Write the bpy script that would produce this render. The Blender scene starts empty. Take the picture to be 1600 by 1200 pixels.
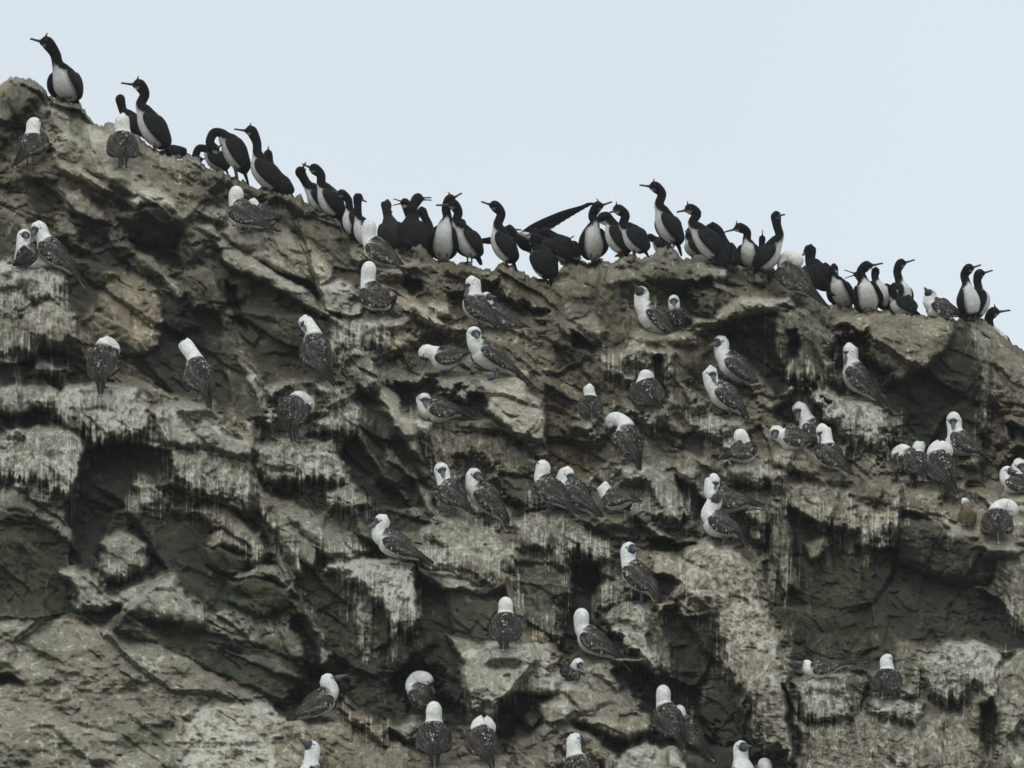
import bpy, math, random
import numpy as np
from mathutils import Vector

# ------------------------------------------------------------------ camera / sky / sun / exposure
SC = bpy.context.scene
DIST, PITCH, PXM, CAMZ = 41.5, math.radians(10), 165.0, 2.0
FPX = PXM * DIST / math.cos(PITCH)
cam = bpy.data.cameras.new("Camera"); camo = bpy.data.objects.new("Camera", cam)
SC.collection.objects.link(camo); SC.camera = camo
camo.location = (0, -DIST, CAMZ); camo.rotation_euler = (math.pi/2 + PITCH, 0, 0)
cam.sensor_width = 36; cam.lens = 36 * FPX / 1600; cam.clip_end = 2000

SUN_EL, SUN_AZ = math.radians(48), math.radians(200)
w = bpy.data.worlds.new("World"); SC.world = w; w.use_nodes = True
nt = w.node_tree; nt.nodes.clear()
def wn(t, **k):
    n = nt.nodes.new(t)
    for a, b in k.items(): setattr(n, a, b)
    return n
out = wn('ShaderNodeOutputWorld'); bg = wn('ShaderNodeBackground'); bg.inputs[1].default_value = 0.10
sky = wn('ShaderNodeTexSky', sky_type='NISHITA', sun_disc=False, sun_elevation=SUN_EL, sun_rotation=SUN_AZ)
tc = wn('ShaderNodeTexCoord'); sep = wn('ShaderNodeSeparateXYZ')
ramp = wn('ShaderNodeValToRGB')                     # overcast cloud layer: brighter towards the zenith, dark sea below
e = ramp.color_ramp.elements
e[0].position = 0.0; e[0].color = (1.2, 1.25, 1.2, 1)
e[1].position = 1.0; e[1].color = (9.0, 9.6, 10.0, 1)
for p, c in ((0.497, (2.4, 2.55, 2.5, 1)), (0.503, (7.7, 8.4, 8.85, 1)), (0.60, (7.2, 7.95, 8.5, 1)), (0.66, (7.1, 7.8, 8.35, 1))):
    q = e.new(p); q.color = c
mp = wn('ShaderNodeMapRange'); mp.inputs[1].default_value = -1; mp.inputs[2].default_value = 1
nz = wn('ShaderNodeTexNoise'); nz.inputs['Scale'].default_value = 3.0; nz.inputs['Detail'].default_value = 4
mr = wn('ShaderNodeMapRange'); mr.inputs[1].default_value = .3; mr.inputs[2].default_value = .7; mr.inputs[3].default_value = .96; mr.inputs[4].default_value = 1.04
mul = wn('ShaderNodeVectorMath', operation='SCALE')
mix = wn('ShaderNodeMix', data_type='RGBA'); mix.inputs[0].default_value = 0.93
L = nt.links.new
L(tc.outputs['Generated'], sep.inputs[0]); L(sep.outputs[2], mp.inputs[0]); L(mp.outputs[0], ramp.inputs[0])
L(tc.outputs['Generated'], nz.inputs['Vector']); L(nz.outputs[0], mr.inputs[0])
L(ramp.outputs[0], mul.inputs[0]); L(mr.outputs[0], mul.inputs['Scale'])
L(sky.outputs[0], mix.inputs[6]); L(mul.outputs[0], mix.inputs[7]); L(mix.outputs[2], bg.inputs[0]); L(bg.outputs[0], out.inputs[0])

sun = bpy.data.lights.new("Sun", 'SUN'); suno = bpy.data.objects.new("Sun", sun); SC.collection.objects.link(suno)
sun.energy = 0.7; sun.angle = math.radians(25); sun.color = (1, .97, .92)
sd = Vector((math.sin(SUN_AZ)*math.cos(SUN_EL), math.cos(SUN_AZ)*math.cos(SUN_EL), math.sin(SUN_EL)))
suno.rotation_euler = sd.to_track_quat('Z', 'Y').to_euler()
SC.view_settings.view_transform = 'Standard'; SC.view_settings.look = 'None'
SC.cycles.filter_width = 1.55
SC.view_settings.exposure = 0.07; SC.view_settings.gamma = 1.0

# ------------------------------------------------------------------ mapping between picture plane and space
CP, SP = math.cos(PITCH), math.sin(PITCH)
def world(px, py, Y):
    """point at depth Y (world y) seen at photo pixel px,py (arrays ok)"""
    a = (np.asarray(px, float) - 800) / FPX; b = (600 - np.asarray(py, float)) / FPX
    dx, dy, dz = a, CP - b*SP, SP + b*CP
    t = (np.asarray(Y, float) + DIST) / dy
    return np.stack([dx*t, -DIST + dy*t, CAMZ + dz*t], -1)

# ------------------------------------------------------------------ numpy noise
def _lat(seed, n=257):
    return np.random.RandomState(seed).rand(n, n)
_L = {}
def vnoise(x, y, seed=0):
    if seed not in _L: _L[seed] = _lat(seed)
    T = _L[seed]; xi = np.floor(x).astype(int); yi = np.floor(y).astype(int)
    fx = x - xi; fy = y - yi; fx = fx*fx*fx*(fx*(fx*6-15)+10); fy = fy*fy*fy*(fy*(fy*6-15)+10)
    x0 = xi % 257; x1 = (xi+1) % 257; y0 = yi % 257; y1 = (yi+1) % 257
    return (T[x0, y0]*(1-fx)+T[x1, y0]*fx)*(1-fy) + (T[x0, y1]*(1-fx)+T[x1, y1]*fx)*fy - .5
def fbm(x, y, s, o=4, seed=0, g=.5):
    r = 0; a = 1.0
    for i in range(o):
        r = r + a*vnoise(x/s+17.3*i, y/s+5.7*i, seed+i); s /= 2.03; a *= g
    return r
def ridged(x, y, s, o=4, seed=0):
    r = 0; a = 1.0
    for i in range(o):
        r = r + a*(1-np.abs(vnoise(x/s+9.1*i, y/s+3.3*i, seed+i))*4); s /= 2.1; a *= .5
    return r
def facets(x, y, s, seed=0, tilt=1.0):
    """angular broken-rock relief: every cell of a jittered grid is a tilted plane"""
    R = np.random.RandomState(seed); J = R.rand(128, 128, 2); H = R.rand(128, 128)-.5; G = (R.rand(128, 128, 2)-.5)*2*tilt; G[..., 1] *= .5
    X = x/s; Y = y/s; xi = np.floor(X).astype(int); yi = np.floor(Y).astype(int)
    d1 = np.full(X.shape, 9.); d2 = np.full(X.shape, 9.); v1 = np.zeros(X.shape); v2 = np.zeros(X.shape)
    for i in (-1, 0, 1):
        for j in (-1, 0, 1):
            cx = (xi+i) % 128; cy = (yi+j) % 128
            px = xi+i+J[cx, cy, 0]; py = yi+j+J[cx, cy, 1]
            d = (X-px)**2+(Y-py)**2
            v = H[cx, cy] + G[cx, cy, 0]*(X-px)+G[cx, cy, 1]*(Y-py)
            c = d < d1; c2 = (~c) & (d < d2)
            d2 = np.where(c, d1, np.where(c2, d, d2)); v2 = np.where(c, v1, np.where(c2, v, v2))
            d1 = np.where(c, d, d1); v1 = np.where(c, v, v1)
    edge = np.sqrt(d2)-np.sqrt(d1)
    k = np.clip(edge/(.09 if s < 100 else .05), 0, 1); k = k*k*(3-2*k)
    return v1*(.5+.5*k)+v2*(.5-.5*k), edge
def sstep(a, b, x):
    t = np.clip((x-a)/(b-a), 0, 1); return t*t*(3-2*t)

# ------------------------------------------------------------------ the cliff: what it is made of, ledge by ledge
# level | lean down | lean right | edge px | tone (pale guano to dark rock; shade painted dark into hollows, cracks, undersides) | tan | moss | drip px | outline
ROCKS = """
.05 .1 0 30 .42 .35 0 0|-300,100 60,160 140,190 250,260 340,300 300,330 180,320 60,300 -300,260
.0 0 0 30 .36 .35 .05 0|560,420 700,430 860,440 1060,440 1240,470 1200,520 1100,620 960,640 860,640 760,560 640,480
.15 -.1 0 6 .34 .05 .55 0|14,150 22,136 50,130 62,150 60,168 52,195 22,192 14,172
.3 .3 0 6 .44 .2 0 0|30,126 52,126 68,142 70,156 60,152 44,144
.28 .3 0 6 .45 .1 .25 0|75,152 124,166 126,180 110,172 84,165
.12 .35 0 14 .66 .15 .05 0|62,162 125,172 160,210 195,245 240,290 225,312 160,286 90,250 60,215
.3 .4 0 8 .62 .35 0 0|90,250 130,262 178,296 176,304 130,288 92,268
.05 .2 0 10 .5 .1 .3 0|110,180 135,190 140,250 120,225
-.25 -.2 0 8 .13 0 .1 0|46,274 88,282 92,308 112,332 62,338 42,312
.3 .3 0 10 .52 .2 0 0|92,292 130,300 170,345 165,365 120,345 100,320
-.1 -.2 0 8 .2 0 .1 0|-60,330 10,326 30,350 28,385 10,405 -60,405
.3 .2 0 8 .4 0 .15 0|60,365 110,355 150,372 140,395 90,395
-.1 -.3 0 8 .2 0 .1 0|110,330 165,350 170,385 150,400 120,380
-.15 -.1 0 12 .17 .05 .1 0|105,400 200,385 235,402 165,430 150,480 128,500 105,470
.5 .35 0 8 .74 .1 0 10|200,312 222,300 250,300 276,318 290,344 286,352 262,330 232,326 205,332
.25 -1.5 0 7 .1 0 0 0|182,338 205,328 250,325 290,350 284,375 278,398 250,392 205,370
-.45 0 0 6 .05 0 0 0|200,372 278,396 290,420 250,412 214,392
.25 .4 0 8 .6 .15 0 0|300,345 330,352 352,372 345,380 315,365 298,358
.3 .1 0 8 .55 0 0 0|289,376 308,370 316,378 300,386
.28 -.4 0 8 .25 0 .1 0|288,386 318,380 322,410 292,412
.25 .2 0 8 .5 .1 0 0|305,320 350,318 362,330 358,352 330,350 308,340
-.1 -.3 0 6 .15 0 0 0|318,310 350,308 352,318 322,320
.35 -.05 0 9 .74 0 0 26|-60,418 60,412 105,425 108,442 96,470 60,468 20,476 -60,470
.3 .1 0 9 .64 0 0 24|-60,446 30,450 62,500 52,552 -60,556
.32 .1 0 9 .6 .1 0 22|30,486 80,472 116,492 126,530 90,540 42,536
-.35 0 0 6 .07 0 0 0|-60,560 30,565 20,600 -60,600
.25 .2 0 8 .6 0 0 12|60,556 112,578 88,592 42,584
.12 .1 0 26 .56 .6 0 0|166,440 215,425 240,450 258,500 245,542 205,560 178,525 160,480
.3 .5 0 6 .5 0 .2 0|205,388 240,400 292,455 282,466 240,428 212,412
-.2 -.3 0 8 .16 0 .15 0|225,425 282,470 272,520 258,490 240,445
.3 -.1 0 10 .33 .25 .15 0|290,432 315,418 340,440 352,472 340,492 300,482 287,456
-.3 -.1 0 12 .12 .05 .08 0|256,476 345,492 352,560 385,600 350,645 250,605 180,560 250,545
.0 -.1 .3 10 .26 .1 .2 0|345,495 362,500 376,560 405,600 412,650 370,655 345,580
.2 .2 0 7 .66 0 0 8|376,562 394,580 412,618 404,642 386,604
-.05 -.25 0 10 .15 .15 .1 0|356,440 375,435 420,430 505,490 508,530 500,592 440,592 415,602 386,560 366,500
-.5 0 0 5 .03 0 0 0|350,440 368,446 386,522 372,512 356,470
.4 .6 0 6 .64 .1 .1 0|330,372 352,372 378,392 440,430 480,452 515,492 500,496 450,466 400,440 372,424 350,405
.3 .5 0 10 .64 .2 .05 0|356,338 390,352 440,396 484,432 470,440 430,425 380,392 345,362
.25 .5 0 12 .68 .35 0 0|404,366 450,358 500,398 528,430 500,456 470,436 430,394
.36 .35 0 8 .74 0 0 0|500,446 534,434 560,458 566,492 540,500 506,482
.1 .1 0 12 .36 .25 .1 0|430,330 500,345 556,375 556,422 530,412 490,390 440,350
-.1 -.2 0 6 .2 0 .45 0|520,378 552,368 562,404 536,398
.3 .4 0 8 .5 .35 0 0|600,392 640,400 672,415 660,425 620,415
-.4 -.2 0 5 .06 0 0 0|628,430 660,440 664,460 645,463 628,450
.3 .5 0 6 .62 .35 0 0|596,440 640,462 704,512 696,530 640,490 600,466
.3 .2 0 6 .66 .2 0 0|664,480 700,476 712,496 680,500
.3 .3 0 8 .6 .2 0 0|700,510 745,505 740,525 705,530
.42 -.1 0 8 .6 0 0 34|517,496 560,494 612,495 614,530 604,552 545,540 515,552
.3 .3 0 12 .52 0 0 8|545,565 600,548 655,590 645,615 590,605 540,590
.32 .5 0 6 .6 .55 0 0|608,500 625,504 668,545 655,574 638,572 620,540
-.4 0 0 6 .05 0 0 0|618,595 642,600 644,640 626,640
.45 .35 0 10 .56 0 0 8|640,600 660,590 720,578 760,592 765,640 700,650 650,640
.5 .5 0 9 .7 .15 0 0|740,582 790,580 820,596 850,645 864,700 850,718 800,680 755,645 745,610
.15 -.1 0 12 .42 .2 .05 26|650,660 740,655 800,690 862,722 852,800 800,822 740,806 700,762 660,700
.05 -.1 0 9 .25 0 .05 0|780,740 850,740 852,800 800,815
.45 -.2 0 6 .6 0 0 14|636,658 682,656 676,676 662,688 648,678
.4 .5 0 5 .6 .15 .05 0|560,572 590,584 640,655 662,720 640,706 600,642 574,602
-.2 -.3 .1 6 .12 .05 .1 0|560,600 600,644 640,706 690,805 650,790 610,740 570,690 556,640
.0 .4 0 5 .42 0 0 0|600,690 645,735 655,752 640,748 604,712
.2 .5 0 6 .5 0 .05 0|640,730 656,744 676,790 692,806 668,800 650,770
.42 -.05 0 8 .6 .05 0 30|412,606 470,592 512,604 545,618 566,642 566,672 530,684 500,676 480,682 430,684 404,650
.5 -.05 0 8 .57 0 0 28|398,700 450,684 518,684 536,716 546,752 530,764 490,752 450,760 398,740
-.4 -.1 0 6 .07 0 0 0|530,692 556,680 566,700 600,744 645,792 590,800 548,772
.35 .2 0 6 .5 0 0 12|510,770 552,756 580,790 576,812 546,800 516,800
-.2 -.2 0 6 .13 0 .1 0|556,796 575,790 620,800 690,812 700,824 650,830 590,840
.56 -.1 0 9 .72 0 0 40|76,630 110,600 160,594 215,610 236,640 232,672 200,684 150,688 120,680 82,656
.35 .15 0 9 .6 0 0 14|-60,612 50,597 92,610 86,642 20,650 -60,650
-.2 0 0 6 .12 0 .15 0|-60,650 60,645 80,670 30,675 -60,672
.45 .1 0 9 .64 0 0 40|-60,682 60,660 120,670 140,700 136,752 110,776 70,756 30,752 -60,744
.4 .2 0 10 .62 0 0 10|236,642 280,620 320,618 345,648 352,680 402,702 380,722 300,702 250,692
.38 .1 0 10 .6 .05 0 30|240,702 320,700 392,722 415,760 392,792 360,776 330,784 290,764 266,748
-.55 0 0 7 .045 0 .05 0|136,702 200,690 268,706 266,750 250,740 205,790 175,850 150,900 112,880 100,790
.1 0 0 7 .5 0 0 34|208,756 225,742 246,760 252,790 240,800 216,786
.1 .2 0 7 .4 0 0 8|236,790 252,790 274,822 262,836
-.05 -.1 0 12 .12 0 .45 0|-60,760 60,790 102,832 112,952 90,962 -60,962
.1 .4 0 5 .5 0 0 0|-60,740 40,770 112,830 118,860 96,850 30,800 -60,790
-.2 -.1 0 10 .11 0 .2 0|180,800 300,790 330,830 318,900 400,940 330,965 250,900 170,920 150,860
.35 .3 0 8 .48 .1 0 12|290,800 340,785 405,832 416,862 400,884 344,832
.35 .4 0 6 .5 .1 0 0|322,848 345,826 388,854 392,868 350,856 325,862
.28 -.8 0 6 .18 0 .6 0|318,858 350,854 390,868 384,896 345,900 320,884
.4 .4 0 6 .52 .1 0 0|362,902 400,882 440,886 458,922 420,908 380,908
.32 -.7 0 8 .17 0 .65 0|357,908 400,902 454,918 452,952 400,968 358,944
.35 .2 0 12 .5 .05 0 14|400,764 460,780 492,812 540,832 575,860 560,880 500,872 480,905 440,862 400,805
.1 .5 0 6 .48 0 0 0|400,800 430,840 445,880 470,940 450,930 425,880
.5 .2 0 6 .5 0 0 10|440,800 490,815 560,870 530,884 480,850
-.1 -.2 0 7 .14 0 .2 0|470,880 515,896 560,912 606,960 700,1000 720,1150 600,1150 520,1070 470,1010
.62 .05 0 7 .74 0 0 60|512,876 560,866 640,882 662,912 662,950 640,990 618,980 606,950 570,924 540,906 505,892
.0 0 0 6 .12 0 .85 0|574,938 604,950 604,1010 580,1015
.0 0 0 4 .58 0 0 20|555,935 578,945 576,980 570,1014 563,1014 560,980
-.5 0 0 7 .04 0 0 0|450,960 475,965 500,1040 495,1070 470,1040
.2 .3 .1 6 .42 .05 0 0|468,930 490,945 515,1020 520,1060 500,1040
-.35 -.1 0 9 .09 .03 .05 0|650,900 698,925 706,990 740,1080 730,1140 690,1140 660,1060
.48 .3 0 10 .54 .05 0 20|664,822 730,806 790,838 806,866 794,898 780,912 740,904 700,884 650,880
.3 .6 0 5 .55 0 0 0|640,880 700,896 745,918 742,930 700,922 655,905
.1 -.2 0 6 .22 0 .12 0|698,926 745,932 790,920 806,980 770,1010 704,1000
.3 .4 0 5 .48 .05 0 0|690,990 730,1000 770,1030 750,1040 705,1015
.52 .15 0 9 .52 .05 0 36|800,810 880,804 930,842 955,862 940,880 900,860 880,910 860,862 800,856
.15 -.1 0 8 .3 0 .15 20|800,874 860,880 896,902 900,932 872,1002 826,1002
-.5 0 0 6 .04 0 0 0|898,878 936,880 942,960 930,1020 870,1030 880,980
.35 .2 0 7 .4 .75 0 0|800,985 850,990 885,1030 895,1060 870,1040 820,1010
.5 .15 0 10 .62 .05 0 14|716,1016 780,1000 850,1008 886,1056 900,1082 850,1086 830,1092 790,1086 776,1130 740,1130 716,1060
-.15 -.1 0 6 .15 .1 0 0|776,1092 800,1078 870,1088 830,1106 800,1150 770,1160
.42 .2 0 9 .52 .1 0 10|880,1064 910,1034 950,1044 970,1080 1012,1104 1022,1142 980,1162 900,1130 880,1092
.42 .3 0 8 .55 .1 0 10|830,1095 880,1085 900,1110 895,1150 850,1140
-.5 0 0 6 .04 0 0 0|946,1046 1000,1036 1028,1062 1024,1094 985,1082
.45 .1 0 8 .63 0 0 10|944,966 975,940 1008,950 1022,980 1032,1042 1030,1072 1005,1046 960,1030
.35 0 0 8 .5 0 0 22|930,912 976,904 996,926 966,950 934,946
.5 .2 0 9 .48 .15 0 10|790,1160 850,1132 920,1140 966,1180 965,1300 790,1300
.65 .2 0 10 .66 0 0 8|955,1185 1010,1160 1060,1168 1085,1200 1090,1300 950,1300
-.1 -.1 0 9 .11 .03 .18 0|1040,960 1110,955 1130,1040 1180,1150 1230,1300 1095,1300 1060,1150 1030,1060
.3 0 .2 7 .35 .1 .15 20|1010,960 1040,970 1060,1080 1085,1130 1060,1120 1030,1060
.4 .3 0 9 .5 .35 0 8|985,868 1040,858 1085,880 1066,942 1030,962 1008,920
.62 0 .1 9 .6 .15 0 24|1060,856 1110,846 1160,862 1184,905 1204,970 1232,1042 1246,1120 1270,1300 1232,1300 1196,1180 1172,1100 1130,1040 1108,960 1066,930
-.1 -.1 0 12 .13 0 .3 0|1186,880 1240,850 1340,830 1400,1000 1400,1050 1340,1050 1240,1050 1236,1010 1206,940
-.1 -.1 0 8 .1 0 .1 0|1226,1070 1240,1110 1262,1200 1270,1300 1250,1300 1240,1180 1228,1120
-.3 0 0 12 .11 .03 .1 0|1336,850 1400,860 1480,900 1540,930 1600,990 1600,1015 1530,1010 1440,1015 1400,1000 1350,940
.3 .2 0 7 .52 0 0 18|1074,662 1110,648 1140,655 1157,690 1145,702 1090,684
-.15 -.2 0 5 .1 0 .1 0|1064,684 1085,673 1102,690 1096,708 1064,706
.44 .15 0 8 .5 .05 0 16|903,668 940,642 1010,638 1032,656 1022,676 960,668 930,688
-.25 .1 0 12 .3 .7 0 0|852,600 900,630 905,700 950,722 905,752 862,732 850,680
.38 .25 0 10 .5 0 0 20|936,735 980,715 1022,722 1062,762 1080,800 1060,812 980,800 944,772
-.35 0 0 6 .07 0 0 0|1056,745 1090,772 1110,800 1084,812 1070,790
.3 .3 0 7 .58 0 0 0|1060,735 1100,735 1112,765 1090,770 1062,750
.35 .3 0 6 .66 0 0 0|1008,820 1040,832 1060,850 1030,846
-.4 0 0 5 .05 0 0 0|1014,842 1060,850 1088,850 1062,864 1020,860
.38 .3 0 8 .6 0 0 12|1120,728 1180,716 1218,732 1228,752 1180,762 1130,748
.35 .3 0 10 .52 .05 0 18|1120,760 1190,765 1230,790 1210,830 1150,830 1120,800
.36 .3 0 10 .48 .3 0 8|1160,705 1300,715 1330,745 1260,748 1225,735
.48 .4 0 12 .56 .15 0 20|1225,748 1275,750 1345,770 1404,802 1424,822 1350,832 1290,830 1238,800
-.2 -.1 0 7 .11 0 .12 0|1230,792 1270,812 1294,842 1284,892 1238,872
.4 0 0 7 .46 .05 .1 40|1180,775 1230,782 1238,850 1246,920 1222,916 1200,872
.2 .5 0 7 .42 .25 0 0|1255,850 1290,835 1310,850 1270,880
.4 -.1 0 7 .42 .1 0 34|1326,796 1350,790 1372,796 1380,840 1350,850
.2 .4 0 7 .45 .6 0 0|1330,775 1420,775 1410,800 1370,805
.4 0 0 8 .62 0 0 30|1236,612 1282,612 1340,624 1388,648 1412,680 1402,696 1330,696 1290,688 1262,640
.3 .3 0 7 .5 .2 0 0|1195,580 1240,598 1250,625 1215,618
-.3 -.2 0 8 .1 .03 .1 0|1126,508 1200,486 1240,520 1245,600 1215,615 1170,570 1130,540
.56 .5 0 6 .63 .15 0 6|1072,508 1120,484 1180,458 1232,464 1240,478 1190,488 1130,508 1092,524
.2 0 0 9 .4 0 .2 26|1190,492 1260,480 1300,520 1312,572 1290,602 1230,592 1205,560
-.25 0 0 5 .08 0 0 0|1226,515 1246,512 1250,560 1230,574
.36 .15 0 12 .44 .35 0 10|1300,490 1380,486 1480,500 1480,550 1440,590 1400,596 1370,570 1330,562 1296,524
-.3 -.2 0 9 .1 .02 .2 0|1375,600 1440,580 1480,545 1490,512 1530,515 1550,600 1550,704 1440,700 1412,670 1392,640
.1 0 0 6 .42 0 .05 20|1520,515 1552,530 1556,600 1542,680 1526,676 1530,600
.2 .2 0 10 .38 .2 0 8|1552,528 1600,560 1800,640 1800,720 1570,700 1556,620
.3 .2 0 6 .4 1 0 0|1556,625 1620,636 1700,660 1700,670 1600,655 1560,650
-.3 0 0 5 .08 0 0 0|1572,662 1700,675 1700,690 1580,688
.32 .3 0 10 .46 .25 0 10|1340,735 1400,745 1500,755 1600,790 1800,870 1800,930 1560,862 1430,812 1340,780
.3 -.9 0 9 .17 .03 .05 0|1396,815 1440,812 1540,842 1566,862 1545,925 1480,915 1402,880
.34 .3 0 5 .66 .15 0 0|1450,806 1480,812 1530,840 1522,848 1480,828
.3 0 0 8 .45 .05 0 20|1560,850 1800,910 1800,1020 1590,990 1565,930
-.35 0 0 8 .06 0 0 0|1500,930 1560,940 1600,1000 1570,1010 1520,980
.6 0 0 8 .62 0 0 44|1440,1024 1480,1002 1560,1004 1572,1030 1562,1084 1540,1092 1520,1070 1500,1102 1450,1090
.55 .1 0 8 .6 0 0 40|1233,1062 1270,1052 1324,1055 1336,1086 1332,1140 1250,1120
.4 .1 0 10 .52 .08 0 30|1240,1125 1330,1125 1372,1110 1450,1112 1500,1110 1530,1160 1540,1300 1250,1300
.62 0 0 8 .56 0 0 24|1366,1110 1400,1095 1440,1100 1447,1118 1430,1132 1390,1126
.5 .3 0 6 .6 0 0 0|1400,1076 1426,1074 1430,1090 1405,1090
-.3 0 0 8 .1 0 .1 0|1528,1102 1548,1090 1564,1118 1556,1162 1542,1186 1530,1150
.42 .1 0 10 .5 .05 0 24|1562,1020 1600,1010 1800,1060 1800,1300 1555,1300 1560,1120
.4 .35 0 12 .53 .12 .1 0|-60,970 100,960 250,1008 330,1052 450,1122 482,1180 470,1300 -60,1300
.5 .25 0 10 .74 .1 0 10|284,1128 340,1090 420,1100 456,1136 446,1300 296,1300
.38 .3 0 26 .36 .05 .8 0|40,1000 80,1005 85,1025 55,1030
.42 .3 0 26 .38 .1 .7 0|190,1130 260,1140 250,1175 200,1170
-.1 0 0 6 .1 0 .2 0|-60,1060 20,1050 35,1070 -60,1080
.38 .2 0 9 .58 0 0 8|98,892 120,880 150,900 172,922 230,898 272,902 332,962 322,984 262,972 190,952 120,952
.5 .2 0 7 .56 0 0 12|157,882 160,850 190,833 226,850 236,888 200,902 166,904
.0 .1 0 9 .14 0 .25 0|200,962 270,977 340,987 470,1010 492,1095 440,1095 330,1047 250,1002
.2 .5 0 4 .32 0 .1 0|330,1010 440,1030 480,1060 470,1066 400,1040
.2 .5 0 4 .36 0 .1 0|430,985 470,992 478,1030 455,1030
-.5 0 0 6 .04 0 0 0|478,1040 520,1070 540,1100 500,1110 486,1080
.5 .3 0 10 .5 .25 0 12|436,1134 500,1120 545,1132 600,1150 680,1190 800,1180 800,1300 436,1300
.3 .4 0 8 .56 0 0 6|598,1134 650,1126 692,1152 640,1164
.62 .1 0 7 .4 .55 0 14|528,1108 570,1114 602,1140 612,1166 595,1166 550,1130
.25 .1 0 8 .4 .1 0 0|880,470 925,480 940,535 905,548 870,505
.35 .3 0 6 .48 .15 0 0|888,500 920,492 944,518 934,534 898,514
-.35 0 0 5 .06 0 0 0|892,518 932,540 924,552 900,546
.3 .2 0 10 .48 .05 0 14|936,562 990,530 1062,550 1052,592 1000,602 950,590
-.2 0 0 6 .12 0 0 0|866,542 905,545 900,580 872,578
.35 .2 0 9 .34 .1 .12 0|1030,418 1110,404 1142,430 1112,446 1060,440
-.25 0 0 5 .07 0 0 0|1074,452 1110,432 1118,456 1092,472
.2 -.1 0 7 .2 .05 .12 0|1058,452 1120,456 1116,502 1058,492
.2 .1 0 7 .4 .1 0 0|1020,590 1050,585 1060,640 1035,640
-.25 0 0 6 .08 0 0 0|1020,560 1035,560 1040,620 1025,620
.3 .3 0 8 .5 .2 0 0|1105,525 1120,520 1150,580 1170,620 1150,625 1120,590
.3 .2 0 8 .5 .05 0 10|1060,600 1100,600 1110,640 1080,650
"""
RIDGE = [(-400,70),(-200,120),(-60,140),(0,138),(15,127),(45,127),(68,142),(76,153),(125,164),(136,180),(180,200),(240,238),(300,250),(350,268),(400,298),
 (460,311),(470,305),(482,322),(530,346),(560,368),(600,385),(640,396),(680,410),(760,418),(800,422),(830,432),(850,441),(868,434),(900,416),(940,409),(960,416),
 (985,408),(1015,402),(1040,387),(1062,402),(1110,400),(1150,415),(1180,425),(1230,432),(1260,450),(1300,478),(1340,487),(1400,490),(1450,494),
 (1500,500),(1520,512),(1540,508),(1560,516),(1600,550),(1700,620),(1900,740),(2100,860)]
RX = np.array([p[0] for p in RIDGE], float); RY = np.array([p[1] for p in RIDGE], float)
def ridge_y(x):
    return np.interp(x, RX, RY) + 8.0*fbm(x, x*0, 30, 6, 71, .75) + 6*np.abs(fbm(x, x*0+9, 11, 3, 75, .7)) - 2 + 4*np.floor(4*vnoise(x/17, x*0+3, 77))/2

# ------------------------------------------------------------------ birds: traced poses (photo pixels), species b = booby, c = cormorant
# keys: sp, facing angle (180 left, 0 right, 90 away, -90 towards), Tail tip, Rump, Chest, Neck points, Head, beaK tip, Foot, label, options
BIRDS = []
def bird(sp, yaw, T, R, C, N, H, K, F, label, **o):
    BIRDS.append(dict(sp=sp, yaw=yaw, T=T, R=R, C=C, N=N, H=H, K=K, F=F, label=label, **o))
c, b = 'c', 'b'
# cormorants along the skyline
bird(c,-118,(121,166),(112,152),(101,122),[(90,99),(86,84)],(73,67),(49,65),(106,155),'cormorant with broad white breast standing highest of all on the top left crag',crest=1,s=1.2)
bird(c,197,(268,244),(254,226),(233,190),[(220,163),(226,147)],(217,133),(190,132),(242,237),'tall upright cormorant, white belly strip, behind the booby near the top left crag',crest=1,s=1.1)
bird(c,172,(224,216),(217,208),(206,190),[(192,172)],(188,156),(192,174),(214,212),'black cormorant with tucked bill, half hidden between a booby and the tall upright cormorant',dz=.25,s=.9,kz=.3)
bird(c,150,(299,243),(286,239),(266,238),[(258,238)],(252,240),(244,242),(262,246),'cormorant lying low behind the tall upright one, only its dark tail end showing',dz=.3,s=.62)
bird(c,184,(358,276),(350,262),(334,246),[(322,233),(311,232),(306,243)],(309,250),(320,247),(345,268),'small dark cormorant with neck bent in a hoop, left of the larger preening one',dz=.15,s=.85,kz=.2)
bird(c,194,(389,291),(378,262),(361,226),[(345,208),(334,208),(328,222)],(335,233),(348,232),(370,280),'hunched cormorant preening its breast, neck looped down and cream flank showing')
bird(c,190,(444,306),(430,293),(408,262),[(402,237),(401,222)],(392,205),(366,203),(418,296),'large dark cormorant leaning on the slope, bill pointing left, chin pale',crest=1)
bird(c,165,(461,311),(450,301),(432,280),[(422,256)],(419,241),(419,228),(440,303),'cormorant tucked behind the large leaning one, only thin neck with raised bill and back showing',dz=.2,s=.82,kz=.1)
bird(c,196,(534,350),(527,335),(512,306),[(502,286),(501,273)],(491,264),(473,260),(516,338),'red faced cormorant whose bill crosses over its neighbour on the upper slope')
bird(c,192,(522,345),(513,332),(495,305),[(480,288),(473,276)],(470,268),(479,259),(499,330),'cormorant with bowed head and white belly, in front of the red faced neighbour',dz=-.1)
bird(c,160,(534,352),(530,346),(524,336),[(523,328)],(527,322),(537,325),(528,350),'small crouching cormorant peeping between two groups on the slope',dz=.25,s=.6)
bird(c,205,(562,378),(556,365),(549,342),[(546,325),(544,312)],(534,303),(518,301),(552,368),'slim cormorant with white throat looking left, near the lone booby on the ridge',s=.85)
bird(c,215,(580,394),(574,380),(566,354),[(560,338),(559,323)],(560,309),(573,317),(570,385),'slim upright cormorant turning its hooked bill down to the right',s=.85,kz=-.3)
bird(c,96,(632,398),(624,382),(611,358),[(606,338),(604,328)],(604,320),(612,331),(622,385),'brownish cormorant seen from behind with its neck shortened, right of the lone ridge booby',s=1.0,brown=1,kz=.2)
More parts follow.
